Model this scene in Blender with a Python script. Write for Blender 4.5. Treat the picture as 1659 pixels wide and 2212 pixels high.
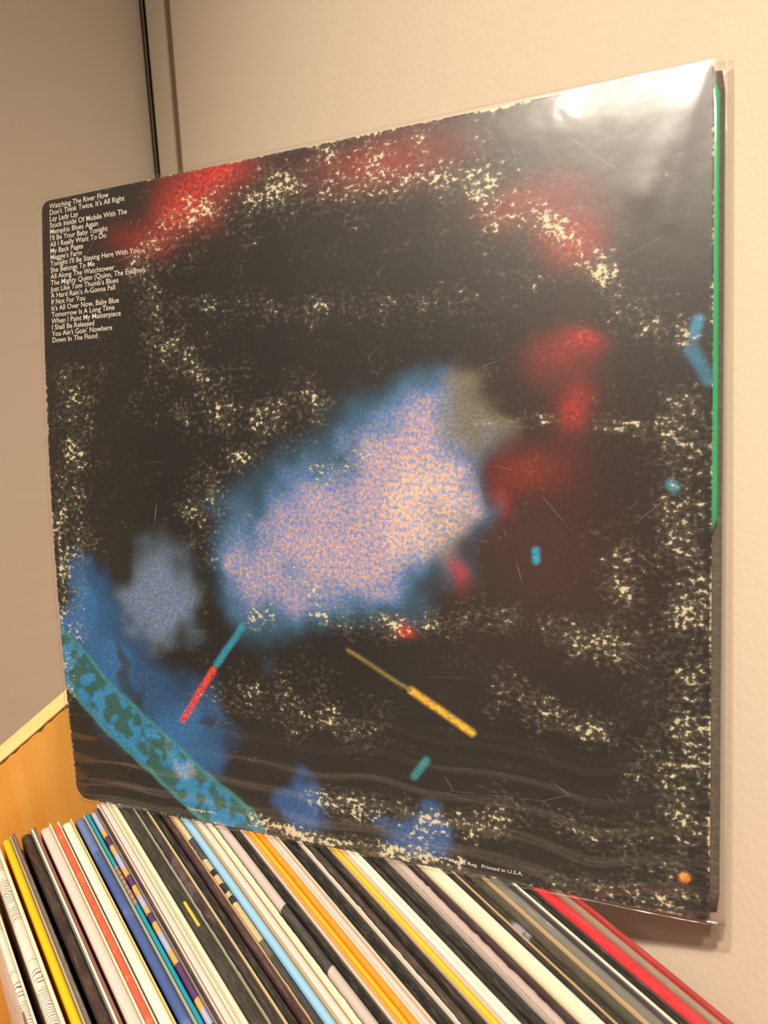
import bpy, math, random
import numpy as np
from mathutils import Matrix, Vector

random.seed(7)
rng = np.random.default_rng(7)
for o in list(bpy.data.objects):
    bpy.data.objects.remove(o)
SC = bpy.context.scene
COL = SC.collection
CZ = 1.2                       # eye height, metres

# ------------------------------------------------------------------ camera
PITCH, ROLL, YAW = 0.3478805, 0.0042679, 0.6595372
fw = Vector((math.sin(YAW) * math.cos(PITCH), math.cos(YAW) * math.cos(PITCH), -math.sin(PITCH)))
rt = Vector((math.cos(YAW), -math.sin(YAW), 0))
up = rt.cross(fw)
r2 = math.cos(ROLL) * rt + math.sin(ROLL) * up
u2 = -math.sin(ROLL) * rt + math.cos(ROLL) * up
cd = bpy.data.cameras.new('camera')
cam = bpy.data.objects.new('camera', cd)
COL.objects.link(cam)
M = Matrix((r2, u2, -fw)).transposed().to_4x4()
M.translation = Vector((0, 0, CZ))
cam.matrix_world = M
cd.sensor_fit = 'VERTICAL'
cd.sensor_height = 36.0
cd.lens = 1600.0 * 36.0 / 2212.0
cd.clip_start = 0.01
cd.dof.use_dof = True
cd.dof.focus_distance = 0.36
cd.dof.aperture_fstop = 12.0
SC.camera = cam

# ------------------------------------------------------------------ light and view
SC.view_settings.view_transform = 'Standard'
SC.view_settings.look = 'None'
SC.view_settings.gamma = 1.0
SC.view_settings.exposure = 0.0
SC.view_settings.use_curve_mapping = False
W = bpy.data.worlds.new('world')
SC.world = W
W.use_nodes = True
W.node_tree.nodes['Background'].inputs[0].default_value = (0.9, 0.8, 0.7, 1)
W.node_tree.nodes['Background'].inputs[1].default_value = 0.05

def lamp(loc, target, energy, radius, color, angle=100, blend=0.7):
    l = bpy.data.lights.new('ceiling_or_fill_spot', 'SPOT')
    l.energy = energy; l.shadow_soft_size = radius; l.color = color
    l.spot_size = math.radians(angle); l.spot_blend = blend
    o = bpy.data.objects.new('ceiling_or_fill_spot', l)
    COL.objects.link(o)
    o.location = loc
    o.rotation_euler = (Vector(target) - Vector(loc)).to_track_quat('-Z', 'Y').to_euler()
    return o
WARM = (1.0, 0.855, 0.69)
lamp((-0.93, -0.24, 2.48), (0.285, 0.0, 0.66), 150, 0.018, WARM, 57, 1.0)
lamp((-0.88, -0.36, 2.48), (0.22, 0.0, 0.70), 72, 0.018, WARM, 57, 1.0)
lamp((-0.98, -0.98, 2.48), (0.02, 0.50, 0.85), 38, 0.03, WARM, 54, 1.0)  # fill spot, added to brighten the bin's side panel
lamp((-1.19, -0.20, 2.48), (0.25, 0.10, 1.00), 12, 0.05, WARM, 60, 1.0)  # weak spot added only to raise the sheen along the film's top
lamp((-2.30, -1.00, 2.48), (-2.4, -1.0, 0.0), 190, 0.05, WARM, 80, 0.8)  # added spot, lights the unseen room so the lower film reflects it

# ------------------------------------------------------------------ material helpers
MATS = {}
class N:
    def __init__(s, name):
        s.m = bpy.data.materials.new(name); s.m.use_nodes = True
        s.t = s.m.node_tree; s.t.nodes.clear()
        s.out = s.t.nodes.new('ShaderNodeOutputMaterial')
    def n(s, typ, ins=None, **kw):
        x = s.t.nodes.new(typ)
        for k, v in kw.items(): setattr(x, k, v)
        for k, v in (ins or {}).items(): s.set(x.inputs[k], v)
        return x
    def set(s, sock, v):
        if isinstance(v, bpy.types.NodeSocket): s.t.links.new(v, sock)
        elif isinstance(v, tuple) and len(v) == 3 and sock.type == 'RGBA': sock.default_value = (*v, 1)
        else: sock.default_value = v
    def math(s, op, a, b=0.0, c=0.0, clamp=False):
        x = s.n('ShaderNodeMath', operation=op, use_clamp=clamp)
        s.set(x.inputs[0], a); s.set(x.inputs[1], b); s.set(x.inputs[2], c)
        return x.outputs[0]
    def mix(s, f, a, b, bt='MIX'):
        x = s.n('ShaderNodeMix', data_type='RGBA', blend_type=bt)
        s.set(x.inputs[0], f); s.set(x.inputs[6], a); s.set(x.inputs[7], b)
        return x.outputs[2]
    def noise(s, vec, scale, detail=3, rough=0.55, dist=0.0):
        x = s.n('ShaderNodeTexNoise', {'Scale': scale, 'Detail': detail, 'Roughness': rough, 'Distortion': dist})
        if vec is not None: s.set(x.inputs['Vector'], vec)
        return x
    def obj(s): return s.n('ShaderNodeTexCoord').outputs['Object']
    def mapv(s, vec, scale):
        return s.n('ShaderNodeMapping', {'Vector': vec, 'Scale': scale}).outputs[0]
    def smooth(s, v, a, b):
        x = s.n('ShaderNodeMapRange', interpolation_type='SMOOTHSTEP')
        s.set(x.inputs[0], v); s.set(x.inputs[1], a); s.set(x.inputs[2], b)
        return x.outputs[0]
    def bump(s, h, strength, dist):
        return s.n('ShaderNodeBump', {'Height': h, 'Strength': strength, 'Distance': dist}).outputs[0]
    def bsdf(s, color, rough=0.5, spec=0.5, normal=None, **kw):
        b = s.n('ShaderNodeBsdfPrincipled')
        s.set(b.inputs['Base Color'], color); s.set(b.inputs['Roughness'], rough)
        s.set(b.inputs['Specular IOR Level'], spec)
        if normal is not None: s.set(b.inputs['Normal'], normal)
        for k, v in kw.items(): s.set(b.inputs[k], v)
        return b.outputs[0]
    def done(s, sh):
        s.t.links.new(sh, s.out.inputs[0]); return s.m

def mat_wall(name, col, scale=220, strength=0.12, streak=None):
    g = N(name); ob = g.obj()
    n1 = g.noise(ob, scale, 4); n2 = g.noise(ob, 3.0, 2)
    c = g.mix(g.smooth(n2.outputs[0], 0.3, 0.7), tuple(x * 0.97 for x in col), col)
    h = n1.outputs[0]
    if streak:
        n3 = g.noise(g.mapv(ob, streak), 1.0, 3)
        c = g.mix(g.smooth(n3.outputs[0], 0.3, 0.7), c, tuple(x * 0.965 for x in col))
    return g.done(g.bsdf(c, 0.75, 0.25, g.bump(h, strength, 0.002)))

def mat_wood(name, a, b, sc=(30, 30, 3), rough=0.42):
    g = N(name); ob = g.obj()
    n1 = g.noise(g.mapv(ob, sc), 2.0, 4, 0.6, 0.4)
    n2 = g.noise(g.mapv(ob, tuple(x * 9 for x in sc)), 2.0, 3)
    f = g.math('ADD', g.math('MULTIPLY', n1.outputs[0], 0.75), g.math('MULTIPLY', n2.outputs[0], 0.3))
    c = g.mix(g.smooth(f, 0.35, 0.7), a, b)
    return g.done(g.bsdf(c, rough, 0.4, g.bump(n2.outputs[0], 0.05, 0.001)))

def mat_plain(name, col, rough=0.6, spec=0.3):
    g = N(name)
    return g.done(g.bsdf(col, rough, spec))

# ------------------------------------------------------------------ mesh helpers
def mesh_obj(name, verts, faces, mat, parent=None, smooth=False):
    me = bpy.data.meshes.new(name)
    me.from_pydata([tuple(v) for v in verts], [], faces)
    me.update()
    if mat: me.materials.append(mat)
    if smooth: me.shade_smooth()
    o = bpy.data.objects.new(name, me)
    COL.objects.link(o)
    if parent is not None: o.parent = parent
    return o
def box_v(x0, x1, y0, y1, z0, z1):
    v = [(x, y, z) for z in (z0, z1) for y in (y0, y1) for x in (x0, x1)]
    f = [(0, 2, 3, 1), (4, 5, 7, 6), (0, 1, 5, 4), (2, 6, 7, 3), (0, 4, 6, 2), (1, 3, 7, 5)]
    return v, f
def box(name, x0, x1, y0, y1, z0, z1, mat, parent=None):
    return mesh_obj(name, *box_v(x0, x1, y0, y1, z0, z1), mat, parent)
def structure(o): o['kind'] = 'structure'; return o
def tag(o, label, cat, group=None):
    o['label'] = label; o['category'] = cat
    if group: o['group'] = group
    return o
def empty(name, loc):
    o = bpy.data.objects.new(name, None); COL.objects.link(o)
    o.location = loc; o.empty_display_size = 0.05
    return o

# ------------------------------------------------------------------ the room
XW = 0.2855                    # face of the cream wall beside the bin
YB = 0.700                     # face of the grey panelled wall
M_CREAM = mat_wall('cream_wall_paint', (0.80, 0.68, 0.545), 300, 0.10)
M_GREY = mat_wall('grey_laminate_panel', (0.78, 0.685, 0.575), 500, 0.04, streak=(7, 7, 90))
M_ROOM = mat_wall('room_paint', (0.34, 0.31, 0.28))
M_TRIM = mat_wall('trim_paint', (0.70, 0.62, 0.51), 500, 0.03)
M_LINE = mat_plain('joint_brown', (0.22, 0.16, 0.095), 0.6)
M_DARK = mat_plain('gap_shade_black', (0.008, 0.007, 0.006), 1.0, 0.0)  # near-black, the dark inside the panel gap put into colour
M_FLOOR = mat_wood('floor_boards', (0.36, 0.30, 0.24), (0.46, 0.39, 0.31), (6, 1, 6))
M_CEIL = mat_wall('ceiling_paint', (0.75, 0.72, 0.68))
structure(box('floor', -3.0, XW, -2.6, YB + 0.1, -0.05, 0.0, M_FLOOR))
structure(box('ceiling', -3.0, XW, -2.6, YB + 0.1, 2.6, 2.65, M_CEIL))
structure(box('wall_right', XW, XW + 0.1, -2.6, YB + 0.1, 0.0, 2.6, M_CREAM))
structure(box('wall_back', -3.0, XW - 0.004, YB, YB + 0.03, 0.0, 2.6, M_GREY))
structure(box('wall_behind_panel', -3.0, XW, YB + 0.06, YB + 0.1, 0.0, 2.6, M_DARK))
structure(box('wall_left', -3.05, -3.0, -2.6, YB + 0.1, 0.0, 2.6, M_ROOM))
structure(box('wall_front', -3.0, XW, -2.65, -2.6, 0.0, 2.6, M_ROOM))
t1 = structure(box('trim_1', XW - 0.003, XW, 0.6535, 0.6890, 0.0, 2.6, M_TRIM))
structure(box('trim_2', XW - 0.0015, XW, 0.6475, 0.6535, 0.0, 2.6, M_LINE))
structure(box('gap_shade_strip', XW - 0.001, XW, 0.6890, YB, 0.0, 2.6, M_DARK))  # flat black strip standing in for the shade of the open gap

# ------------------------------------------------------------------ the record bin
BLc = np.array([0.0683014, 0.3593441, -0.2839819 + CZ])   # lower left corner of the big jacket
SLOPE = 0.254882
def ztop(x): return BLc[2] + SLOPE * (x - BLc[0])          # tops of the stored jackets climb to the wall
YP0, YP1 = 0.375, 0.3866
def ptop(x): return CZ - 0.2555 + 0.555 * (x - 0.0374)
M_BINFACE = mat_wood('bin_veneer', (0.92, 0.41, 0.07), (0.97, 0.50, 0.11), (55, 55, 2.2), 0.4)
M_BINEDGE = mat_wood('bin_pale_edge', (0.88, 0.53, 0.20), (0.94, 0.62, 0.28), (6, 60, 60), 0.5)
bin_ = empty('record_bin', (0.11, 0.2, 0.0))
tag(bin_, 'wooden record bin with a sloping side panel, holding the row of jackets', 'record bin')
def bin_part(name, v, f, m):
    v = [(a - 0.11, b - 0.2, c) for a, b, c in v]
    return mesh_obj(name, v, f, m, bin_)
X0, X1 = -0.052, XW - 0.004
def panel(name, y0, y1, drop, m):
    v = [(X0, y0, 0), (X1, y0, 0), (X1, y0, ptop(X1) - drop), (X0, y0, ptop(X0) - drop),
         (X0, y1, 0), (X1, y1, 0), (X1, y1, ptop(X1) - drop), (X0, y1, ptop(X0) - drop)]
    f = [(0, 1, 2, 3), (5, 4, 7, 6), (0, 4, 5, 1), (1, 5, 6, 2), (3, 2, 6, 7), (4, 0, 3, 7)]
    return bin_part(name, v, f, m)
far = panel('side_panel', YP0, YP1, 0.0008, M_BINFACE)
near = panel('side_panel', 0.004, 0.0156, 0.10, M_BINFACE)
# pale edge band on the sloping top of the far panel, with chipped near edge
ne = 60
v, f = [], []
for i in range(ne + 1):
    x = X0 + (X1 - X0) * i / ne
    chip = max(0, random.gauss(0, 0.0005)) if 0.03 < x < 0.25 else 0
    for y, z in ((YP0 + chip, ptop(x)), (YP1, ptop(x)), (YP1, ptop(x) - 0.0009), (YP0 + chip, ptop(x) - 0.0009)):
        v.append((x, y, z))
for i in range(ne):
    for k in range(4):
        a, b = i * 4 + k, i * 4 + (k + 1) % 4
        f.append((a, b, b + 4, a + 4))
f.append((3, 2, 1, 0)); f.append(tuple(ne * 4 + k for k in range(4)))
bin_part('edge_band', v, f, M_BINEDGE)
v, f = [], []
for i in range(121):
    x = X0 + (X1 - X0) * i / 120
    lo = 0.0012 + abs(random.gauss(0, 0.0007)) if random.random() < 0.6 else 0.0012
    for y in (YP0 - 0.00015, YP0 + 0.0003):
        v += [(x, y, ptop(x) - 0.0007), (x, y, ptop(x) - lo)]
for i in range(120):
    a = i * 4
    f += [(a, a + 1, a + 5, a + 4), (a + 2, a + 6, a + 7, a + 3), (a, a + 4, a + 6, a + 2), (a + 1, a + 3, a + 7, a + 5)]
bin_part('chipped_edge', v, f, mat_plain('chipped_veneer', (0.16, 0.085, 0.03), 0.8))
zb0, zb1 = ztop(X0) - 0.322, ztop(X1) - 0.322
bin_part('base_board', [(X0, 0.0156, zb0 - 0.012), (X1, 0.0156, zb1 - 0.012), (X1, YP0, zb1 - 0.012), (X0, YP0, zb0 - 0.012),
                        (X0, 0.0156, zb0), (X1, 0.0156, zb1), (X1, YP0, zb1), (X0, YP0, zb0)],
         [(3, 2, 1, 0), (4, 5, 6, 7), (0, 1, 5, 4), (1, 2, 6, 5), (2, 3, 7, 6), (3, 0, 4, 7)], M_BINFACE)
bin_part('front_board', *box_v(X0, X0 + 0.0116, 0.0156, YP0, zb0, ztop(X0) - 0.12), M_BINFACE)
bin_part('back_board', *box_v(X1 - 0.006, X1, 0.0156, YP0, zb1, ztop(X1) - 0.17), M_BINFACE)

# ------------------------------------------------------------------ jackets in the bin
YC = 0.19
def mat_jacket(name, base, rough=0.45, spec=0.5, bands=None, mottle=None, scribble=False, wear=0.35, dust=0.0, facecol=None, dashes=None, fleck=None, weave=False):
    g = N(name); ob = g.obj()
    sep = g.n('ShaderNodeSeparateXYZ', {'Vector': ob})
    c = base
    if bands:
        wob = g.noise(ob, 160, 2)
        y = g.math('ADD', sep.outputs[1], g.math('MULTIPLY', g.math('SUBTRACT', wob.outputs[0], 0.5), 0.004))
        r = g.n('ShaderNodeValToRGB'); r.color_ramp.interpolation = 'CONSTANT'
        el = r.color_ramp.elements
        mr = g.n('ShaderNodeMapRange', {'Value': y, 'From Min': -0.19, 'From Max': 0.19})
        g.set(r.inputs[0], mr.outputs[0])
        while len(el) > 1: el.remove(el[-1])
        for i, (yy, cc) in enumerate(bands):
            p = (yy - YC + 0.19) / 0.38
            e = el[0] if i == 0 else el.new(p)
            e.position = max(0, p); e.color = (*cc, 1)
        c = r.outputs[0]
    if mottle:
        mc, sc, lo, hi = mottle
        mn = g.noise(ob, sc, 4, 0.6)
        c = g.mix(g.smooth(mn.outputs[0], lo, hi), c, mc)
    if facecol:                    # the printed front below the spine
        nz = g.n('ShaderNodeSeparateXYZ', {'Vector': g.n('ShaderNodeNewGeometry').outputs['Normal']})
        c = g.mix(g.smooth(nz.outputs[2], 0.25, 0.5), facecol, c)
    if weave:
        w = g.n('ShaderNodeTexWave', {'Vector': ob, 'Scale': 420.0, 'Distortion': 2.0}, bands_direction='Y')
        c = g.mix(g.math('MULTIPLY', w.outputs[0], 0.35), c, tuple(min(1, x * 1.7) for x in base))
    if dashes:
        y0, y1, n, col = dashes
        ph = g.math('FRACT', g.math('MULTIPLY', g.math('ADD', sep.outputs[1], YC - y0), n / (y1 - y0)))
        inb = g.math('MULTIPLY', g.math('GREATER_THAN', sep.outputs[1], y0 - YC), g.math('LESS_THAN', sep.outputs[1], y1 - YC))
        c = g.mix(g.math('MULTIPLY', inb, g.math('GREATER_THAN', ph, 0.45)), c, col)
    if fleck:
        y0, y1, x0, x1, col = fleck
        a = g.math('MULTIPLY', g.math('GREATER_THAN', sep.outputs[1], y0 - YC), g.math('LESS_THAN', sep.outputs[1], y1 - YC))
        b = g.math('MULTIPLY', g.math('GREATER_THAN', sep.outputs[0], x0), g.math('LESS_THAN', sep.outputs[0], x1))
        c = g.mix(g.math('MULTIPLY', a, b), c, col)
    if scribble:
        wv = g.noise(g.mapv(ob, (90, 60, 90)), 1.0, 2)
        s1 = g.math('ADD', g.math('MULTIPLY', sep.outputs[1], 2100), g.math('MULTIPLY', wv.outputs[0], 26))
        ln = g.math('LESS_THAN', g.math('ABSOLUTE', g.math('SINE', s1)), 0.33)
        mk = g.noise(g.mapv(ob, (40, 110, 90)), 1.0, 1)
        c = g.mix(g.math('MULTIPLY', ln, g.math('GREATER_THAN', mk.outputs[0], 0.50)), c, (0.035, 0.025, 0.03))
    fine = g.noise(g.mapv(ob, (900, 120, 900)), 1.0, 3)
    c = g.mix(g.math('MULTIPLY', g.smooth(fine.outputs[0], 0.45, 0.75), wear * 0.25), c, (0.55, 0.48, 0.40))
    if dust:
        dn = g.noise(ob, 1600, 2)
        c = g.mix(g.math('MULTIPLY', g.smooth(dn.outputs[0], 0.69, 0.74), dust), c, (0.62, 0.58, 0.46))
    h = g.noise(g.mapv(ob, (500, 60, 500)), 1.0, 3)
    return g.done(g.bsdf(c, rough, spec, g.bump(h.outputs[0], 0.10, 0.0006)))

PK = (0.74, 0.585, 0.525); CRM = (0.80, 0.74, 0.57); SAGE = (0.36, 0.36, 0.25); WHT = (0.80, 0.75, 0.66)
BLK = (0.022, 0.020, 0.018); OLV = (0.035, 0.033, 0.025); TAN = (0.55, 0.38, 0.22)
PURP = (0.10, 0.045, 0.13); LAV = (0.40, 0.43, 0.62); OCH = (0.62, 0.37, 0.13)
def J(name, *a, **k):
    MATS[name] = mat_jacket(name, *a, **k)
J('sketch_white', (0.80, 0.68, 0.60), scribble=True, wear=0.2)
J('sketch_white_brown', (0.80, 0.68, 0.60), scribble=True, fleck=(0.205, 0.262, -0.0020, -0.0011, (0.36, 0.14, 0.06)), wear=0.2)
J('cream_rim', CRM)
J('yellow', (0.92, 0.52, 0.01), wear=0.1)
J('sage', SAGE); J('taupe', (0.17, 0.13, 0.11), wear=0.8); J('slate', (0.16, 0.16, 0.16), wear=0.6)
J('brown_black', (0.035, 0.022, 0.020), mottle=((0.075, 0.045, 0.038), 30, 0.45, 0.7))
J('mauve', (0.24, 0.10, 0.10), wear=0.8)
J('pink_white', PK, wear=0.1); J('warm_white', WHT, wear=0.1); J('cream', CRM, wear=0.3)
J('red', (0.78, 0.11, 0.055), mottle=((0.80, 0.22, 0.09), 220, 0.5, 0.75), wear=0.1)
J('yellow_line', (0.75, 0.62, 0.25))
J('blue', (0.055, 0.095, 0.27), mottle=((0.12, 0.19, 0.42), 26, 0.52, 0.62), weave=True, wear=0.1)
J('teal', (0.005, 0.29, 0.42), dashes=(0.272, 0.300, 8, (0.85, 0.17, 0.06)), wear=0.1)
pb = [(0.0, PURP), (0.199, LAV), (0.207, OCH), (0.213, PURP), (0.233, OCH), (0.240, LAV), (0.250, OCH), (0.257, PURP), (0.263, OCH), (0.268, LAV),
      (0.276, OCH), (0.283, PURP), (0.290, OCH), (0.296, LAV), (0.306, OCH), (0.314, PURP), (0.321, OCH), (0.327, LAV), (0.342, (0.45, 0.2, 0.15))]
J('purple_bands', PURP, bands=pb, wear=0.1)
J('grey_mauve', (0.20, 0.16, 0.16), wear=0.5)
J('dark_brown', (0.05, 0.035, 0.028), wear=0.5)
J('tan_line', TAN); J('pale_tan', (0.66, 0.52, 0.30))
J('olive_black', OLV, fleck=(0.241, 0.257, -0.0010, 0.0002, (0.85, 0.50, 0.05)), mottle=((0.055, 0.05, 0.04), 25, 0.45, 0.7), dust=0.35)
J('plum_mottled', (0.030, 0.022, 0.024), mottle=((0.16, 0.105, 0.115), 45, 0.52, 0.72))
J('black', BLK, dust=0.25, rough=0.35); J('black_gloss', (0.018, 0.017, 0.016), rough=0.22, dust=0.35)
J('maroon', (0.055, 0.028, 0.026), dust=0.3, mottle=((0.09, 0.05, 0.045), 40, 0.45, 0.7))
J('charcoal_patches', (0.045, 0.04, 0.036), bands=[(0.0, (0.045, 0.04, 0.036)), (0.206, (0.10, 0.085, 0.055)), (0.214, (0.56, 0.43, 0.22)), (0.238, BLK), (0.243, (0.5, 0.4, 0.22)), (0.246, BLK),
   (0.251, (0.53, 0.4, 0.2)), (0.258, BLK), (0.262, (0.55, 0.42, 0.22)), (0.269, (0.05, 0.05, 0.05)), (0.286, (0.62, 0.47, 0.24))])
J('sky_blue', (0.27, 0.52, 0.75), wear=0.15)
J('light_grey', (0.50, 0.44, 0.40), bands=[(0.0, (0.50, 0.44, 0.40)), (0.184, (0.045, 0.045, 0.04)), (0.221, (0.52, 0.46, 0.43))])
J('gloss_orange_tan', (0.72, 0.29, 0.09), mottle=((0.55, 0.35, 0.14), 60, 0.5, 0.75), rough=0.25)
J('amber', (0.92, 0.42, 0.015), rough=0.3); J('orange', (0.92, 0.28, 0.02), wear=0.2)
J('white_torn', (0.78, 0.68, 0.58), wear=0.6); J('pale_pink', (0.66, 0.50, 0.47))
J('silver_pink', (0.45, 0.37, 0.34), rough=0.25, wear=0.9)
J('plum', (0.05, 0.032, 0.035), mottle=((0.12, 0.075, 0.065), 28, 0.55, 0.7), rough=0.3)
J('ivory', (0.78, 0.73, 0.53)); J('ivory_shade', (0.60, 0.52, 0.36))
J('dark_spots', (0.030, 0.027, 0.020), mottle=((0.26, 0.26, 0.33), 48, 0.60, 0.70), rough=0.3)
J('olive_gloss', (0.075, 0.068, 0.05), rough=0.18, spec=0.8)
J('grey_film', (0.17, 0.165, 0.14), rough=0.16, spec=0.9, wear=0.7)
J('navy_grey', (0.06, 0.055, 0.07)); J('crimson', (0.62, 0.030, 0.040), mottle=((0.68, 0.16, 0.14), 26, 0.55, 0.75), rough=0.22, spec=0.7, wear=0.2)
J('taupe_film', (0.27, 0.20, 0.155), rough=0.2, spec=0.8, wear=0.8)
J('crimson_dull', (0.36, 0.035, 0.032), mottle=((0.60, 0.05, 0.05), 40, 0.5, 0.7), rough=0.25, spec=0.7, wear=0.3)
J('rose_tan', (0.62, 0.42, 0.31), wear=0.2)

HJ = 0.3125
def jacket_mesh(x0, x1, zt, y0, y1, rc, ragged, rnd, xc, zb):
    """one board or spine: rounded top profile swept along the record's length, far top corner rounded"""
    ns = 150 if ragged else 34
    ys = np.linspace(y0, y1, ns)
    if not ragged:
        ys = np.concatenate([np.linspace(y0, y1 - rc, 20), y1 - rc + rc * np.sin(np.linspace(0, math.pi / 2, 9))[1:]])
    r = min((x1 - x0) * rnd, 0.0016)
    prof = [(x0, zb), (x0, zt - r)]
    for k in range(1, 4):
        a = math.pi / 2 * k / 3
        prof.append((x0 + r * (1 - math.cos(a)), zt - r * (1 - math.sin(a))))
    for k in range(0, 4):
        a = math.pi / 2 * k / 3
        prof.append((x1 - r * (1 - math.sin(a)), zt - r * (1 - math.cos(a))))
    prof.append((x1, zb))
    n = len(prof)
    vs, fs = [], []
    jit = rng.normal(0, 0.00022, len(ys)) if ragged else np.zeros(len(ys))
    for i, y in enumerate(ys):
        d = max(0.0, y - (y1 - rc))
        drop = rc - math.sqrt(max(0, rc * rc - d * d))
        for (x, z) in prof:
            zz = z if z <= zb else z - drop + jit[i]
            vs.append((x - xc, y - YC, zz - zb))
    for i in range(len(ys) - 1):
        for k in range(n):
            a, b = i * n + k, i * n + (k + 1) % n
            fs.append((a, a + n, b + n, b))
    fs.append(tuple(range(n))); fs.append(tuple((len(ys) - 1) * n + k for k in range(n - 1, -1, -1)))
    return vs, fs

G = 'record jackets standing in the bin'
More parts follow.
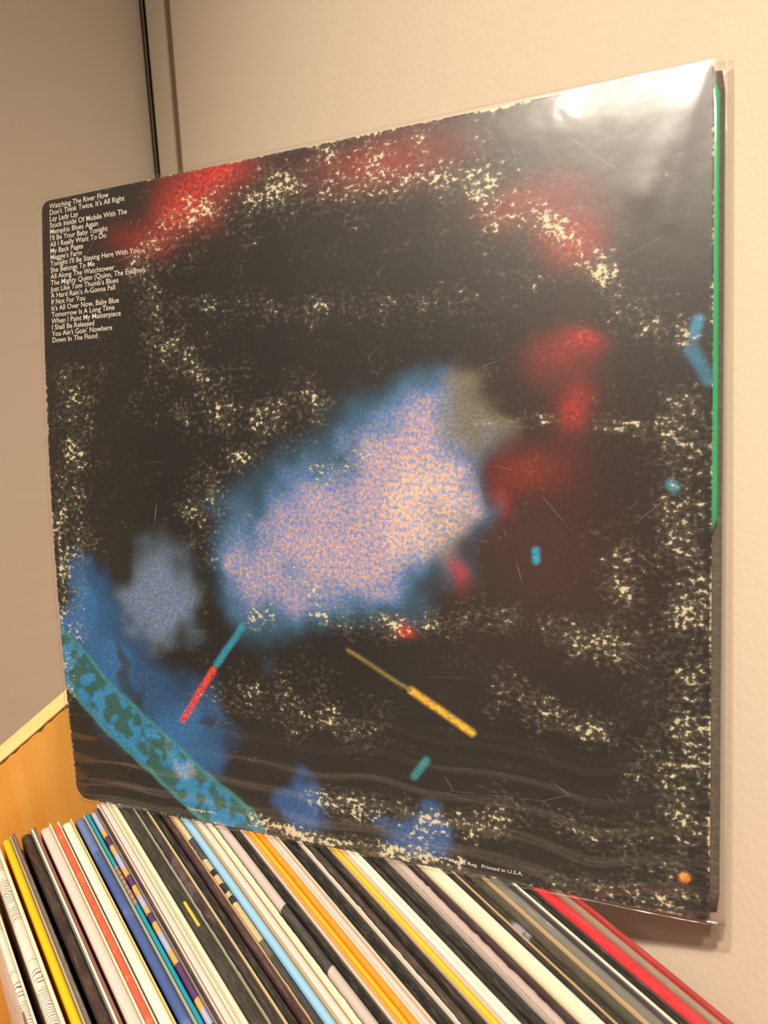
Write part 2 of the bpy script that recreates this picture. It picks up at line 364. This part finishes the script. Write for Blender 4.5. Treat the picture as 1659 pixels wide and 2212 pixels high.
# label, far end y, strips: (x0 mm, x1 mm, material, part name, dz mm, ragged)
RECS = [
 ('white jacket with black ink sketches and brown patches, outermost in the row', .372,
   [(15.4, 18.2, 'sketch_white_brown', 'spine', 0, 0), (18.2, 19.1, 'cream_rim', 'board_edge', -.2, 0)]),
 ('white jacket with black ink sketches, right beside the yellow spine', .370,
   [(22.4, 26.6, 'sketch_white', 'spine', 0, 0), (26.6, 28.1, 'cream_rim', 'board_edge', -.2, 0)]),
 ('bright yellow jacket with a torn grey back edge', .367,
   [(30.1, 33.4, 'yellow', 'spine', 0, 0), (33.5, 34.5, 'sage', 'inner_sleeve', -.5, 0), (34.6, 36.2, 'taupe', 'back_board', -.2, 1)]),
 ('dark brown jacket with mauve back edge next to the yellow one', .362,
   [(38.4, 42.7, 'brown_black', 'spine', 0, 0), (42.8, 43.3, 'slate', 'inner_sleeve', -.4, 0), (43.4, 44.5, 'cream', 'inner_sleeve', -.3, 0), (44.6, 45.6, 'mauve', 'back_board', 0, 0)]),
 ('pale pinkish white jacket between the dark brown and red ones', .358,
   [(47.2, 51.6, 'pink_white', 'spine', 0, 0), (51.7, 52.4, 'cream_rim', 'board_edge', -.3, 0)]),
 ('flat red jacket with thin cream rim, between two white jackets', .3555,
   [(52.6, 55.4, 'red', 'spine', -.3, 0), (55.5, 55.9, 'cream_rim', 'board_edge', -.3, 0)]),
 ('cream white jacket with yellowish rim, beside the dark blue one', .352,
   [(56.9, 61.0, 'warm_white', 'spine', 0, 0), (61.1, 61.4, 'yellow_line', 'board_edge', -.1, 0)]),
 ('dark blue jacket with teal back edge and orange dashes', .349,
   [(62.9, 66.8, 'blue', 'spine', 0, 0), (66.9, 67.8, 'sage', 'inner_sleeve', -.2, 0), (68.1, 69.8, 'teal', 'back_board', -.4, 0)]),
 ('jacket with purple, ochre and lavender bands along its spine', .348,
   [(70.6, 72.8, 'purple_bands', 'spine', -.4, 0), (72.8, 73.6, 'grey_mauve', 'board_edge', -.5, 0), (73.9, 74.9, 'dark_brown', 'back_board', -1.0, 0)]),
 ('thick pale pink jacket with a thin dark line, beside the banded one', .350,
   [(75.1, 75.7, 'pink_white', 'board_edge', -.3, 0), (76.2, 78.8, 'pink_white', 'spine', -.2, 0), (78.9, 79.8, 'cream', 'inner_sleeve', -.4, 0)]),
 ('cream jacket with tan lined edge, in front of the worn olive black one', .349,
   [(79.9, 80.5, 'pale_tan', 'inner_sleeve', -.5, 0), (80.6, 82.7, 'cream', 'spine', -.2, 0)]),
 ('worn olive black jacket with a small yellow fleck on its spine', .347,
   [(83.0, 88.3, 'olive_black', 'spine', -.3, 0), (88.4, 88.8, 'sage', 'board_edge', -.5, 1)]),
 ('dark jacket with mottled plum grey marks and a cream edge line', .346,
   [(89.1, 92.8, 'plum_mottled', 'spine', -.3, 0), (92.9, 93.3, 'pale_tan', 'board_edge', -.4, 0)]),
 ('plain black brown jacket with dusty edge, beside the plum mottled one', .346, [(93.7, 97.1, 'black', 'spine', -.5, 0)]),
 ('maroon brown jacket with a tan edge line', .347, [(97.7, 100.1, 'maroon', 'spine', -.4, 0), (100.2, 100.5, 'tan_line', 'board_edge', -.4, 1)]),
 ('charcoal jacket with straw coloured patches, right before the sky blue one', .346, [(100.8, 103.5, 'charcoal_patches', 'spine', -.5, 0)]),
 ('sky blue jacket with a thin tan rim', .347, [(104.1, 107.4, 'sky_blue', 'spine', -.3, 0), (107.5, 107.9, 'tan_line', 'board_edge', -.4, 0)]),
 ('plain pale pink jacket next to the sky blue one', .347, [(108.1, 111.4, 'pink_white', 'spine', -.3, 0)]),
 ('frayed cream jacket between the pale pink and the grey and black ones', .346, [(112.1, 114.0, 'ivory', 'spine', -.4, 1)]),
 ('light grey jacket with a black section along its spine', .342, [(115.0, 118.8, 'light_grey', 'spine', -.3, 0)]),
 ('glossy black jacket with thin white rim, beside the amber one', .345, [(119.1, 122.2, 'black_gloss', 'spine', -.4, 0), (122.3, 122.6, 'white_torn', 'board_edge', -.4, 0)]),
 ('shiny jacket with amber spine and orange tan front edge', .346, [(122.9, 124.4, 'gloss_orange_tan', 'front_board', -.4, 0), (124.4, 126.3, 'amber', 'spine', -.3, 0)]),
 ('plain orange jacket with a torn white edge', .346, [(126.7, 129.2, 'orange', 'spine', -.3, 0), (129.2, 129.6, 'white_torn', 'board_edge', -.3, 1)]),
 ('dusty pink jacket next to the orange one', .345, [(130.0, 132.3, 'pale_pink', 'spine', -.4, 0), (132.4, 133.1, 'ivory_shade', 'board_edge', -.5, 0)]),
 ('wide glossy black jacket with frayed white rim', .346, [(133.5, 138.8, 'black_gloss', 'spine', -.4, 0), (138.9, 139.4, 'white_torn', 'board_edge', -.3, 1)]),
 ('dull dark brown jacket behind the white rimmed black one', .346, [(140.3, 143.7, 'dark_brown', 'spine', -.9, 0)]),
 ('black jacket with cracked tan rim, right before the yellow stripe', .346, [(144.0, 146.6, 'black', 'spine', -.4, 0), (146.7, 147.4, 'tan_line', 'board_edge', -.4, 1)]),
 ('yellow spined jacket with a rose tan edge, among black jackets', .346, [(147.7, 149.6, 'yellow', 'spine', -.4, 0), (149.7, 151.2, 'rose_tan', 'back_board', -.6, 0)]),
 ('white jacket with cream edge, against the narrow yellow spine', .346, [(151.4, 153.2, 'warm_white', 'spine', -.3, 0), (153.3, 155.0, 'cream', 'back_board', -.5, 0)]),
 ('broad black jacket with a fold line and worn silver rim', .346, [(155.3, 157.3, 'black', 'front_board', -.7, 0), (157.5, 161.8, 'black', 'spine', -.4, 0), (161.9, 162.5, 'silver_pink', 'board_edge', -.3, 1)]),
 ('jacket with silvery pink plastic edge', .346, [(163.2, 166.7, 'silver_pink', 'spine', -.4, 1)]),
 ('dark plum jacket with reddish smudges, before the thick ivory stack', .346, [(167.3, 169.3, 'plum', 'spine', -.5, 0)]),
 ('thick ivory jacket of several layered sheets', .346, [(169.6, 170.6, 'ivory_shade', 'inner_sleeve', -.5, 0), (170.7, 171.9, 'ivory', 'inner_sleeve', -.4, 0), (172.0, 173.1, 'ivory', 'inner_sleeve', -.3, 0), (173.2, 175.5, 'ivory', 'spine', -.3, 0)]),
 ('narrow black jacket with a tan line, after the ivory stack', .346, [(175.8, 177.6, 'black', 'spine', -.5, 0), (177.6, 177.9, 'tan_line', 'board_edge', -.5, 0)]),
 ('dark jacket with bluish white spots on its spine', .346, [(178.1, 181.1, 'dark_spots', 'spine', -.4, 0)]),
 ('olive jacket in glossy plastic with an orange tan rim', .346, [(181.4, 184.9, 'olive_gloss', 'plastic_cover', -.4, 0), (185.0, 185.3, 'tan_line', 'board_edge', -.4, 0)]),
 ('jacket in grey shiny plastic film with a cream rim', .346, [(185.8, 190.1, 'grey_film', 'plastic_cover', -.3, 0), (190.2, 191.0, 'navy_grey', 'spine', -.5, 0), (191.1, 191.7, 'cream', 'board_edge', -.2, 0)]),
 ('black jacket against the crimson one', .346, [(192.2, 194.3, 'black_gloss', 'spine', -.5, 0), (194.4, 195.4, 'dark_brown', 'back_board', -.6, 0)]),
 ('crimson jacket in clear plastic, last in the row by the wall', .346, [(195.6, 200.4, 'crimson', 'spine', -.2, 0), (200.5, 203.0, 'taupe_film', 'plastic_cover', -.4, 0), (203.1, 205.2, 'crimson_dull', 'back_board', -.1, 0)]),
]
for label, yf, strips in RECS:
    xa, xb = strips[0][0] / 1000, strips[-1][1] / 1000
    xc = (xa + xb) / 2
    zbase = ztop(xa) - 0.322 + SLOPE * (xb - xa) + 0.0006
    root = empty('record_jacket', (xc, YC, zbase))
    tag(root, label, 'record jacket', G)
    for (a, b, m, part, dz, rag) in strips:
        a /= 1000; b /= 1000
        zt = ztop(a) + dz / 1000 - 0.0006
        rc = 0.007 if part in ('spine', 'front_board', 'plastic_cover') else 0.004
        v, f = jacket_mesh(a, b, zt, yf - 0.315, yf - (0 if part == 'spine' else 0.001), rc, rag, 0.45 if part != 'board_edge' else 0.3, xc, zbase)
        mesh_obj(part, v, f, MATS[m], root, smooth=True)

# ------------------------------------------------------------------ the big jacket leaning on the wall
S = 0.315
UX = np.array([0.51091499, -0.84971043, 0.1302231])
UY = np.array([0.14035777, 0.23191204, 0.96255727])
NN = np.cross(UX, UY)
LOC = BLc + UX * S / 2
def bulge(u, v):
    t = np.clip(v / S, 0, 1); k = np.clip(1 - u / S, 0, 1)
    return 0.0056 * np.sin(math.pi * t) * k ** 1.5 
def pos(u, v, w):
    u = np.asarray(u, float); v = np.asarray(v, float)
    w = np.asarray(w, float) + bulge(u, v)
    return (BLc - LOC)[None, :] + u.reshape(-1, 1) * UX + v.reshape(-1, 1) * UY + w.reshape(-1, 1) * NN

def rounded(u, v, w_, h_, rr):
    """square grid -> sheet with rounded corners; rr = radii for (BL, BR, TR, TL)"""
    u = u.copy(); v = v.copy()
    for (cx, cy, sx, sy), r in zip(((0, 0, -1, -1), (w_, 0, 1, -1), (w_, h_, 1, 1), (0, h_, -1, 1)), rr):
        ox, oy = cx - sx * r, cy - sy * r
        a = (u - ox) * sx / r; b = (v - oy) * sy / r
        m = (a > 0) & (b > 0)
        a2 = a * np.sqrt(np.clip(1 - b * b / 2, 0, 1)); b2 = b * np.sqrt(np.clip(1 - a * a / 2, 0, 1))
        u[m] = (ox + sx * a2 * r)[m]; v[m] = (oy + sy * b2 * r)[m]
    return u, v

def sheet(name, n, w_, h_, rr, wf, thick, mat, parent, u0=0.0, v0=0.0, vfun=None):
    """thin closed sheet; wf(u,v) = front depth; returns object and its (u,v) per front vertex"""
    g = np.linspace(0, 1, n + 1)
    uu, vv = np.meshgrid(g * w_, g * h_)
    u, v = rounded(uu.ravel(), vv.ravel(), w_, h_, rr)
    u = u + u0; v = v + v0
    if vfun is not None: v = vfun(u, v)
    w = wf(u, v)
    P1 = pos(u, v, w); P2 = pos(u, v, w - thick)
    V = np.concatenate([P1, P2]); k = (n + 1) ** 2
    idx = np.arange(k).reshape(n + 1, n + 1)
    a, b, c, d = idx[:-1, :-1].ravel(), idx[:-1, 1:].ravel(), idx[1:, 1:].ravel(), idx[1:, :-1].ravel()
    F = np.concatenate([np.stack([a, b, c, d], 1), np.stack([d, c, b, a], 1) + k])
    e = np.concatenate([idx[0, :], idx[1:, -1], idx[-1, -2::-1], idx[-2:0:-1, 0]])
    e2 = np.roll(e, -1)
    F = np.concatenate([F, np.stack([e, e + k, e2 + k, e2], 1)])
    me = bpy.data.meshes.new(name)
    me.vertices.add(len(V)); me.vertices.foreach_set('co', V.astype(np.float32).ravel())
    me.loops.add(F.size); me.loops.foreach_set('vertex_index', F.astype(np.int32).ravel())
    me.polygons.add(len(F)); me.polygons.foreach_set('loop_start', np.arange(0, F.size, 4, dtype=np.int32))
    me.update(calc_edges=True); me.validate()
    me.materials.append(mat)
    me.shade_smooth()
    o = bpy.data.objects.new(name, me); COL.objects.link(o); o.parent = parent
    return o, u, v

jacket = empty('album_jacket', tuple(LOC))
tag(jacket, 'large worn dark album jacket in clear plastic, leaning on the wall above the row', 'album jacket')

# --- abstract stand-in print: soft colour fields on a dark ground, as a colour attribute
def vnoise(u, v, s, seed):
    r = np.random.default_rng(seed); T = r.random((64, 64))
    x, y = u / s + 7.3, v / s + 3.1
    xi, yi = np.floor(x).astype(int), np.floor(y).astype(int); fx, fy = x - xi, y - yi
    fx = fx * fx * (3 - 2 * fx); fy = fy * fy * (3 - 2 * fy)
    t = lambda i, j: T[i % 64, j % 64]
    return (t(xi, yi) * (1 - fx) + t(xi + 1, yi) * fx) * (1 - fy) + (t(xi, yi + 1) * (1 - fx) + t(xi + 1, yi + 1) * fx) * fy
def sst(x, a, b):
    t = np.clip((x - a) / (b - a), 0, 1); return t * t * (3 - 2 * t)
def seg(u, v, p, q):
    p = np.array(p, float); q = np.array(q, float); d = q - p
    t = np.clip(((u - p[0]) * d[0] + (v - p[1]) * d[1]) / (d @ d), 0, 1)
    return np.hypot(u - p[0] - t * d[0], v - p[1] - t * d[1])
def poly(u, v, pts):
    return np.minimum.reduce([seg(u, v, pts[i], pts[i + 1]) for i in range(len(pts) - 1)])
def art(u, v):
    """u, v in millimetres"""
    nx = (vnoise(u, v, 16, 1) - .5) * 16 + (vnoise(u, v, 6, 2) - .5) * 6
    ny = (vnoise(u, v, 16, 3) - .5) * 16 + (vnoise(u, v, 6, 4) - .5) * 6
    a, b = u + nx, v + ny
    C = np.zeros((len(u), 3)) + np.array([0.0125, 0.011, 0.0105])
    C *= (0.7 + 0.6 * vnoise(u, v, 45, 5))[:, None]
    def lay(m, col):
        nonlocal C
        C = C * (1 - m[:, None]) + np.array(col) * m[:, None]
    def gs(cx, cy, sx, sy): return np.exp(-(((a - cx) / sx) ** 2 + ((b - cy) / sy) ** 2))
    # one broad soft cloud of blue turning to pale rose, with drifting dark gaps
    q = gs(150, 150, 46, 42) + gs(190, 150, 34, 36) * .9 + gs(206, 196, 26, 26) * .75 + gs(120, 112, 22, 26) * .5
    q *= .72 + .56 * vnoise(u, v, 22, 12)
    lay(sst(q, .20, .60) * .85, (0.030, 0.11, 0.20))
    lay(sst(q, .42, .85) * .85, (0.12, 0.24, 0.44))
    lay(sst(q + .35 * (vnoise(u, v, 12, 6) - .5), .65, 1.15) * .85, (0.44, 0.37, 0.42))
    lay(sst(gs(206, 160, 18, 26), .2, .95) * .7, (0.66, 0.55, 0.45))
    lay(sst(gs(226, 196, 14, 20), .2, .9) * .5, (0.26, 0.22, 0.12))
    lay(sst(gs(66, 112, 26, 36), .3, .9) * .8, (0.17, 0.26, 0.38))
    # broad blue fields low on the left, a teal sweep across them
    q = gs(30, 84, 28, 40) + gs(72, 48, 34, 26) + gs(16, 112, 14, 22) * .7
    lay(sst(q, .3, .75) * .9, (0.020, 0.085, 0.21))
    lay(sst(q * (vnoise(u, v, 14, 8) + .5), .55, 1.2) * .65, (0.03, 0.19, 0.40))
    lay(sst(gs(44, 66, 6, 34) + gs(90, 46, 26, 5) * .8, .3, .9) * .75, (0.02, 0.022, 0.03))
    d = poly(u + nx * .2, v + ny * .2, [(-8, 88), (28, 54), (62, 28), (104, 2)])
    lay(sst(-d, -13.5, -11.5) * .9, (0.045, 0.27, 0.26))
    lay(sst(-d, -11.5, -9.5) * .85, (0.020, 0.085, 0.075))
    lay(sst(-d, -11.5, -9.5) * sst(vnoise(u + v * .4, v - u * .4, 5.2, 9) * .7 + vnoise(u, v, 2.6, 19) * .3, .42, .62), (0.03, 0.25, 0.46))
    lay(sst(gs(70, 28, 10, 8), .3, .9) * .35, (0.5, 0.6, 0.65))
    q = gs(140, 20, 13, 15) + gs(196, 12, 20, 14)
    lay(sst(q, .25, .8) * .85, (0.03, 0.12, 0.32))
    # red smears
    def gw(cx, cy, sx, sy): return np.exp(-(((u + nx * .35 - cx) / sx) ** 2 + ((v + ny * .35 - cy) / sy) ** 2))
    for cx, cy, sx, sy, s in ((104, 311, 20, 9, 1), (88, 299, 17, 10, .85), (64, 287, 18, 9, .35), (190, 303, 30, 10, .45), (250, 277, 20, 9, .38), (266, 262, 10, 10, .6),
                              (268, 222, 7, 4, .75), (260, 217, 12, 7, .3), (266, 196, 5, 7, .55), (264, 205, 10, 24, .14), (246, 173, 14, 9, .3), (236, 160, 5, 7, .3), (217, 131, 4, 8, .6), (196, 105, 4, 3, 1), (256, 150, 40, 50, .06)):
        lay(np.clip(gw(cx, cy, sx, sy) * s, 0, 1), (0.46, 0.030, 0.02))
    # thin loose strokes of colour
    for p, w, c in (([(74, 52), (94, 79)], 1.6, (0.75, 0.06, 0.03)), ([(96, 82), (112, 102)], 1.6, (0.02, 0.28, 0.38)), ([(196, 79), (223, 63)], 1.5, (0.85, 0.52, 0.05)),
                    ([(166, 94), (196, 79)], .8, (0.22, 0.18, 0.05)), ([(196, 40), (202, 48)], 1.6, (0.03, 0.25, 0.28)), ([(310, 227), (309, 221)], 1.8, (0.02, 0.26, 0.42)),
                    ([(308, 216), (314, 205)], 2.4, (0.03, 0.16, 0.26)), ([(251, 141), (251, 137)], 1.4, (0.02, 0.32, 0.50)), ([(301, 167), (302, 166)], 2, (0.03, 0.25, 0.35)), ([(306.5, 15.6), (306.6, 15.7)], 1.8, (0.95, 0.36, 0.05))):
        lay(sst(-poly(u + nx * .06, v + ny * .06, p), -w * 1.6, -w * .4) * (.75 + .25 * vnoise(u, v, 3, 51)), c)
    return np.clip(C, 0, 1)
def wear_map(u, v):
    w = np.zeros(len(u)) + .05
    wob = (vnoise(u, v, 20, 21) - .5) * 10
    def add(d, width, amt):
        nonlocal w
        w = np.maximum(w, amt * np.exp(-(np.maximum(d, 0) / width) ** 2))
    ring = [(3, 60), (3, 108), (6, 145), (12, 181), (20, 217), (25, 240), (45, 264), (68, 281), (101, 297), (129, 303), (161, 303), (194, 302), (223, 290), (242, 280), (260, 266), (272, 253), (282, 241), (291, 228), (306, 222)]
    add(np.abs(poly(u, v, ring) + wob * .3), 9, .62)
    add(poly(u, v, ring[6:15]), 22, .50)
    add(poly(u, v, [(120, 300), (215, 294), (250, 276)]), 12, .74)
    add(poly(u, v, [(250, 274), (268, 256), (290, 230)]), 8, .68)
    add(poly(u, v, [(12, 100), (16, 180), (22, 225)]), 16, .55)
    add(poly(u, v, [(60, 270), (100, 250), (130, 248), (180, 244), (237, 239)]), 9, .44)
    add(poly(u, v, [(60, 265), (80, 225), (100, 210)]), 26, .46)
    add(poly(u, v, [(213, 192), (250, 193), (283, 190), (310, 188)]), 4, .52)
    add(poly(u, v, [(282, 232), (306, 222)]), 5, .62)
    add(poly(u, v, [(88, 157), (108, 177), (134, 200), (150, 205)]), 13, .58)
    add(poly(u, v, [(157, 174), (180, 180), (205, 178)]), 9, .55)
    add(poly(u, v, [(95, 140), (150, 125)]), 20, .45)
    add(poly(u, v, [(120, 108), (154, 109), (200, 108), (249, 111), (281, 107)]), 8, .56)
    add(poly(u, v, [(90, 60), (130, 72), (170, 60)]), 15, .52)
    add(poly(u, v, [(240, 85), (270, 70), (290, 60)]), 10, .52)
    add(poly(u, v, [(306, 190), (306, 60), (300, 20)]), 16, .60)
    add(poly(u, v, [(285, 140), (280, 100)]), 14, .48)
    add(poly(u, v, [(110, 6), (138, 3), (200, 4), (215, 5)]), 6, .82)
    add(poly(u, v, [(150, 20), (210, 18), (235, 26)]), 12, .58)
    add(poly(u, v, [(240, 30), (290, 26)]), 12, .44)
    add(poly(u, v, [(250, 3), (310, 8)]), 8, .55)
    e = np.minimum.reduce([u, 315 - u, v, 315 - v])
    add(e, 1.1, .85)
    # clean print around the list of titles
    keep = sst(u, 44, 62) + sst(-v, -240, -228); keep = np.clip(keep, .35, 1)
    return np.clip(w * keep, 0, 1)

g = N('worn_dark_print')
ac = g.n('ShaderNodeAttribute', attribute_name='print').outputs['Color']
aw = g.n('ShaderNodeAttribute', attribute_name='wear').outputs['Fac']
au = g.n('ShaderNodeAttribute', attribute_name='sheet_uv').outputs['Vector']
gr = g.noise(au, 900, 2, 0.7)
gr2 = g.noise(au, 520, 2)
lum = g.n('ShaderNodeSeparateColor', {'Color': ac}, mode='HSV').outputs[2]
amt = g.smooth(lum, 0.05, 0.4)
hue = g.mix(g.smooth(gr2.outputs[0], .3, .7), (0.40, 0.68, 1.30), (1.55, 1.05, 0.72))
c = g.mix(g.math('MULTIPLY', amt, .9), ac, g.mix(1.0, ac, hue, 'MULTIPLY'))
c = g.mix(1.0, c, g.mix(g.smooth(gr.outputs[0], .25, .75), (0.72, 0.72, 0.72), (1.28, 1.28, 1.28)), 'MULTIPLY')
w1 = g.noise(g.mapv(au, (1, 1.15, 1)), 400, 5, 0.64, 0.0)
w2 = g.noise(au, 62, 3, 0.6)
th = g.math('SUBTRACT', 0.685, g.math('MULTIPLY', aw, 0.232))
sig = g.math('ADD', g.math('MULTIPLY', w1.outputs[0], 0.62), g.math('MULTIPLY', w2.outputs[0], 0.38))
spk = g.smooth(g.math('SUBTRACT', sig, th), 0.0, 0.035)
soft = g.math('MULTIPLY', g.smooth(g.math('SUBTRACT', sig, th), -0.12, 0.03), 0.16)
c = g.mix(soft, c, (0.42, 0.38, 0.27))
c = g.mix(g.math('MULTIPLY', spk, .92), c, (0.66, 0.60, 0.40))
# fine handling scratches
lv = g.n('ShaderNodeTexVoronoi', {'Vector': g.mapv(au, (9, 30, 1)), 'Scale': 1.6}, feature='DISTANCE_TO_EDGE').outputs['Distance']
lm = g.noise(au, 40, 2)
scr = g.math('MULTIPLY', g.math('LESS_THAN', lv, 0.0018), g.smooth(lm.outputs[0], 0.56, 0.66))
c = g.mix(g.math('MULTIPLY', scr, 0.30), c, (0.50, 0.46, 0.38))
sn = g.noise(g.mapv(au, (26, 900, 26)), 1.0, 3)
hb = g.math('ADD', g.math('MULTIPLY', sn.outputs[0], .5), g.math('MULTIPLY', spk, .8))
M_PRINT = g.done(g.bsdf(c, 0.42, 0.32, g.bump(hb, 0.10, 0.0004)))

front, fu, fv = sheet('front_board', 400, S, S, (0.008, 0.003, 0.003, 0.005), lambda u, v: np.zeros_like(u), 0.0010, M_PRINT, jacket)
me = front.data
k = len(fu)
cols = np.ones((2 * k, 4), np.float32)
cols[:k, :3] = art(fu * 1000, fv * 1000); cols[k:, :3] = (0.45, 0.38, 0.28)
at = me.attributes.new('print', 'FLOAT_COLOR', 'POINT'); at.data.foreach_set('color', cols.ravel())
wm = np.concatenate([wear_map(fu * 1000, fv * 1000), np.zeros(k)]).astype(np.float32)
at = me.attributes.new('wear', 'FLOAT', 'POINT'); at.data.foreach_set('value', wm)
uvw = np.zeros((2 * k, 3), np.float32); uvw[:k, 0] = fu; uvw[:k, 1] = fv; uvw[k:, 0] = fu; uvw[k:, 1] = fv
at = me.attributes.new('sheet_uv', 'FLOAT_VECTOR', 'POINT'); at.data.foreach_set('vector', uvw.ravel())

M_CARD = mat_jacket('back_card', (0.10, 0.085, 0.07), wear=0.6)
rear_w = lambda u, v: -0.0014 - 0.0042 * np.clip(u / S, 0, 1)
sheet('rear_board', 40, S + 0.0036, S, (0.008, 0.003, 0.003, 0.005), rear_w, 0.0010, M_CARD, jacket)
M_GREEN = mat_plain('green_edge_sheet', (0.01, 0.42, 0.16), 0.3, 0.6)  # thin green sheet between the boards, shows as a green edge
sheet('inner_sleeve', 24, S + 0.0018, 0.165, (0.006, 0.006, 0.006, 0.006), lambda u, v: -0.0013 - 0.0012 * np.clip(u / S, 0, 1), 0.0002, M_GREEN, jacket,
      0.0, 0.147, None)

# --- clear plastic sleeve: a rippled front film and a larger rear film
def mat_film(name, haze, rough, tint=(1, 1, 1)):
    g = N(name)
    tr = g.n('ShaderNodeBsdfTransparent', {'Color': tint})
    ob = g.obj()
    nb = g.noise(g.mapv(ob, (40, 40, 400)), 1.0, 2)
    fine = g.noise(ob, 70, 2)
    bmp = g.bump(fine.outputs[0], 0.06, 0.002)
    g1 = g.n('ShaderNodeBsdfGlossy', {'Color': (1, 1, 1), 'Roughness': rough, 'Normal': bmp})
    g2 = g.n('ShaderNodeBsdfGlossy', {'Color': (1, 1, 1), 'Roughness': 0.28, 'Normal': bmp})
    df = g.n('ShaderNodeBsdfDiffuse', {'Color': (0.8, 0.76, 0.70)})
    gl = g.n('ShaderNodeMixShader', {0: 0.38, 1: g1.outputs[0], 2: g2.outputs[0]})
    bf = g.n('ShaderNodeNewGeometry').outputs['Backfacing']
    fr = g.n('ShaderNodeFresnel', {'IOR': g.math('ADD', 1.46, g.math('MULTIPLY', bf, 1 / 1.46 - 1.46))})   # thin film: both faces meet air
    base = g.n('ShaderNodeMixShader', {0: haze, 1: tr.outputs[0], 2: df.outputs[0]})
    m = g.n('ShaderNodeMixShader', {0: fr.outputs[0], 1: base.outputs[0], 2: gl.outputs[0]})
    return g.done(m.outputs[0])
M_FILM = mat_film('clear_plastic_film', 0.006, 0.065)
M_FILM2 = mat_film('rear_plastic_film', 0.12, 0.08, (0.93, 0.92, 0.88))
def ripple(u, v):
    U, V = u * 1000, v * 1000
    ph = V + 1.8 * np.sin(U / 7.5 + .3 * np.sin(V / 5)) * .35 + 5 * (vnoise(U, V, 38, 31) - .5) + 14 * np.exp(-((U - 272) / 16) ** 2) * .5
    low = sst(-V, -78, -52)
    r = low * (0.22 * np.sin(ph * 2 * math.pi / 12) + 0.06 * np.sin(ph * 2 * math.pi / 6.3 + 1.3) + 0.014 * np.sin(ph * 2 * math.pi / 3.1))
    # broad slackness higher up
    r += (1 - low) * 0.10 * (vnoise(U, V, 52, 33) - .5)
    r += .25
    # diagonal creases falling from the upper right corner
    for p, q, wd, am in (((314, 314), (292, 273), 6, .30), ((292, 273), (262, 200), 6, .16), ((312, 312), (300, 262), 3.2, .18), ((306, 90), (272, 62), 5, .25), ((296, 96), (300, 40), 4, .2)):
        r += am * np.exp(-(seg(U, V, p, q) / wd) ** 2)
    # the top edge of the film turns back over the board
    r -= .22 * sst(V, 300, 316) * sst(U, 100, 220)
    return r / 1000
def film_w(u, v):
    edge = sst(u, S, S + 0.005)
    return 0.0013 + ripple(u, v) - 0.0012 * edge
film, _, _ = sheet('plastic_sleeve', 300, S + 0.0052, S + 0.0018, (0.009, 0.004, 0.002, 0.006), film_w, 0.00004, M_FILM, jacket, -0.0006, -0.0006)
def rear_v(u, v):
    k = sst(u, 0.05, S)
    return np.where(v < S / 2, v - 0.0055 * k * (1 - v / (S / 2)), v + 0.0030 * k * (v / (S / 2) - 1))
sheet('plastic_sleeve', 90, S + 0.0066, S, (0.008, 0.002, 0.001, 0.005), lambda u, v: rear_w(u, v) - 0.0016 + 0.0006 * (vnoise(u * 1000, v * 1000, 14, 41) - .5) * sst(u, .28, S), 0.00006, M_FILM2, jacket, 0.0, 0.0, rear_v)

# --- printed lettering
M_TEXT = mat_plain('print_white', (0.72, 0.66, 0.56), 0.5)
dg = None
def text_uv(body, size):
    cu = bpy.data.curves.new('lettering', 'FONT')
    cu.body = body; cu.size = size; cu.resolution_u = 3; cu.offset = size * 0.006
    o = bpy.data.objects.new('lettering', cu); COL.objects.link(o)
    bpy.context.view_layer.update()
    d = bpy.context.evaluated_depsgraph_get()
    me = bpy.data.meshes.new_from_object(o.evaluated_get(d))
    bpy.data.objects.remove(o); bpy.data.curves.remove(cu)
    n = len(me.vertices)
    co = np.empty(n * 3); me.vertices.foreach_get('co', co)
    co = co.reshape(-1, 3)
    fs = [tuple(p.vertices) for p in me.polygons]
    bpy.data.meshes.remove(me)
    return co[:, :2], fs
def lettering(name, lines, mat, parent):
    V, Fs, n = [], [], 0
    for body, u, v, size, sx in lines:
        co, fs = text_uv(body, size)
        V.append(np.stack([u + co[:, 0] * sx, v + co[:, 1]], 1)); Fs += [tuple(i + n for i in f) for f in fs]; n += len(co)
    V = np.concatenate(V)
    P = pos(V[:, 0], V[:, 1], np.full(len(V), 0.00012))
    return mesh_obj(name, P, Fs, mat, parent)
T = ['Watching The River Flow', "Don't Think Twice, It's All Right", 'Lay Lady Lay', 'Stuck Inside Of Mobile With The', 'Memphis Blues Again', "I'll Be Your Baby Tonight",
     'All I Really Want To Do', 'My Back Pages', "Maggie's Farm", "Tonight I'll Be Staying Here With You", 'She Belongs To Me', 'All Along The Watchtower',
     'The Mighty Quinn (Quinn, The Eskimo)', "Just Like Tom Thumb's Blues", "A Hard Rain's A-Gonna Fall", 'If Not For You', "It's All Over Now, Baby Blue",
     'Tomorrow Is A Long Time', 'When I Paint My Masterpiece', 'I Shall Be Released', "You Ain't Goin' Nowhere", 'Down In The Flood']
co, _ = text_uv(T[12], 0.0037)
sx = 0.0593 / (co[:, 0].max() - co[:, 0].min())
lettering('title_list', [(t, 0.0052, 0.3107 - i * 0.003224, 0.0037, sx) for i, t in enumerate(T)], M_TEXT, front)
co, _ = text_uv('Marcas Reg.  Printed in U.S.A.', 0.0021)
sx2 = 0.0324 / co[:, 0].max()
for t, u_ in (('Copyright 1971', 0.0735), ('“Columbia,”', 0.1947), ('*', 0.2075), ('Marcas Reg.  Printed in U.S.A.', 0.2112)):
    lettering('small_print', [(t, u_, 0.0052 if u_ < .1 else 0.0040, 0.0021, sx2)], M_TEXT, front)
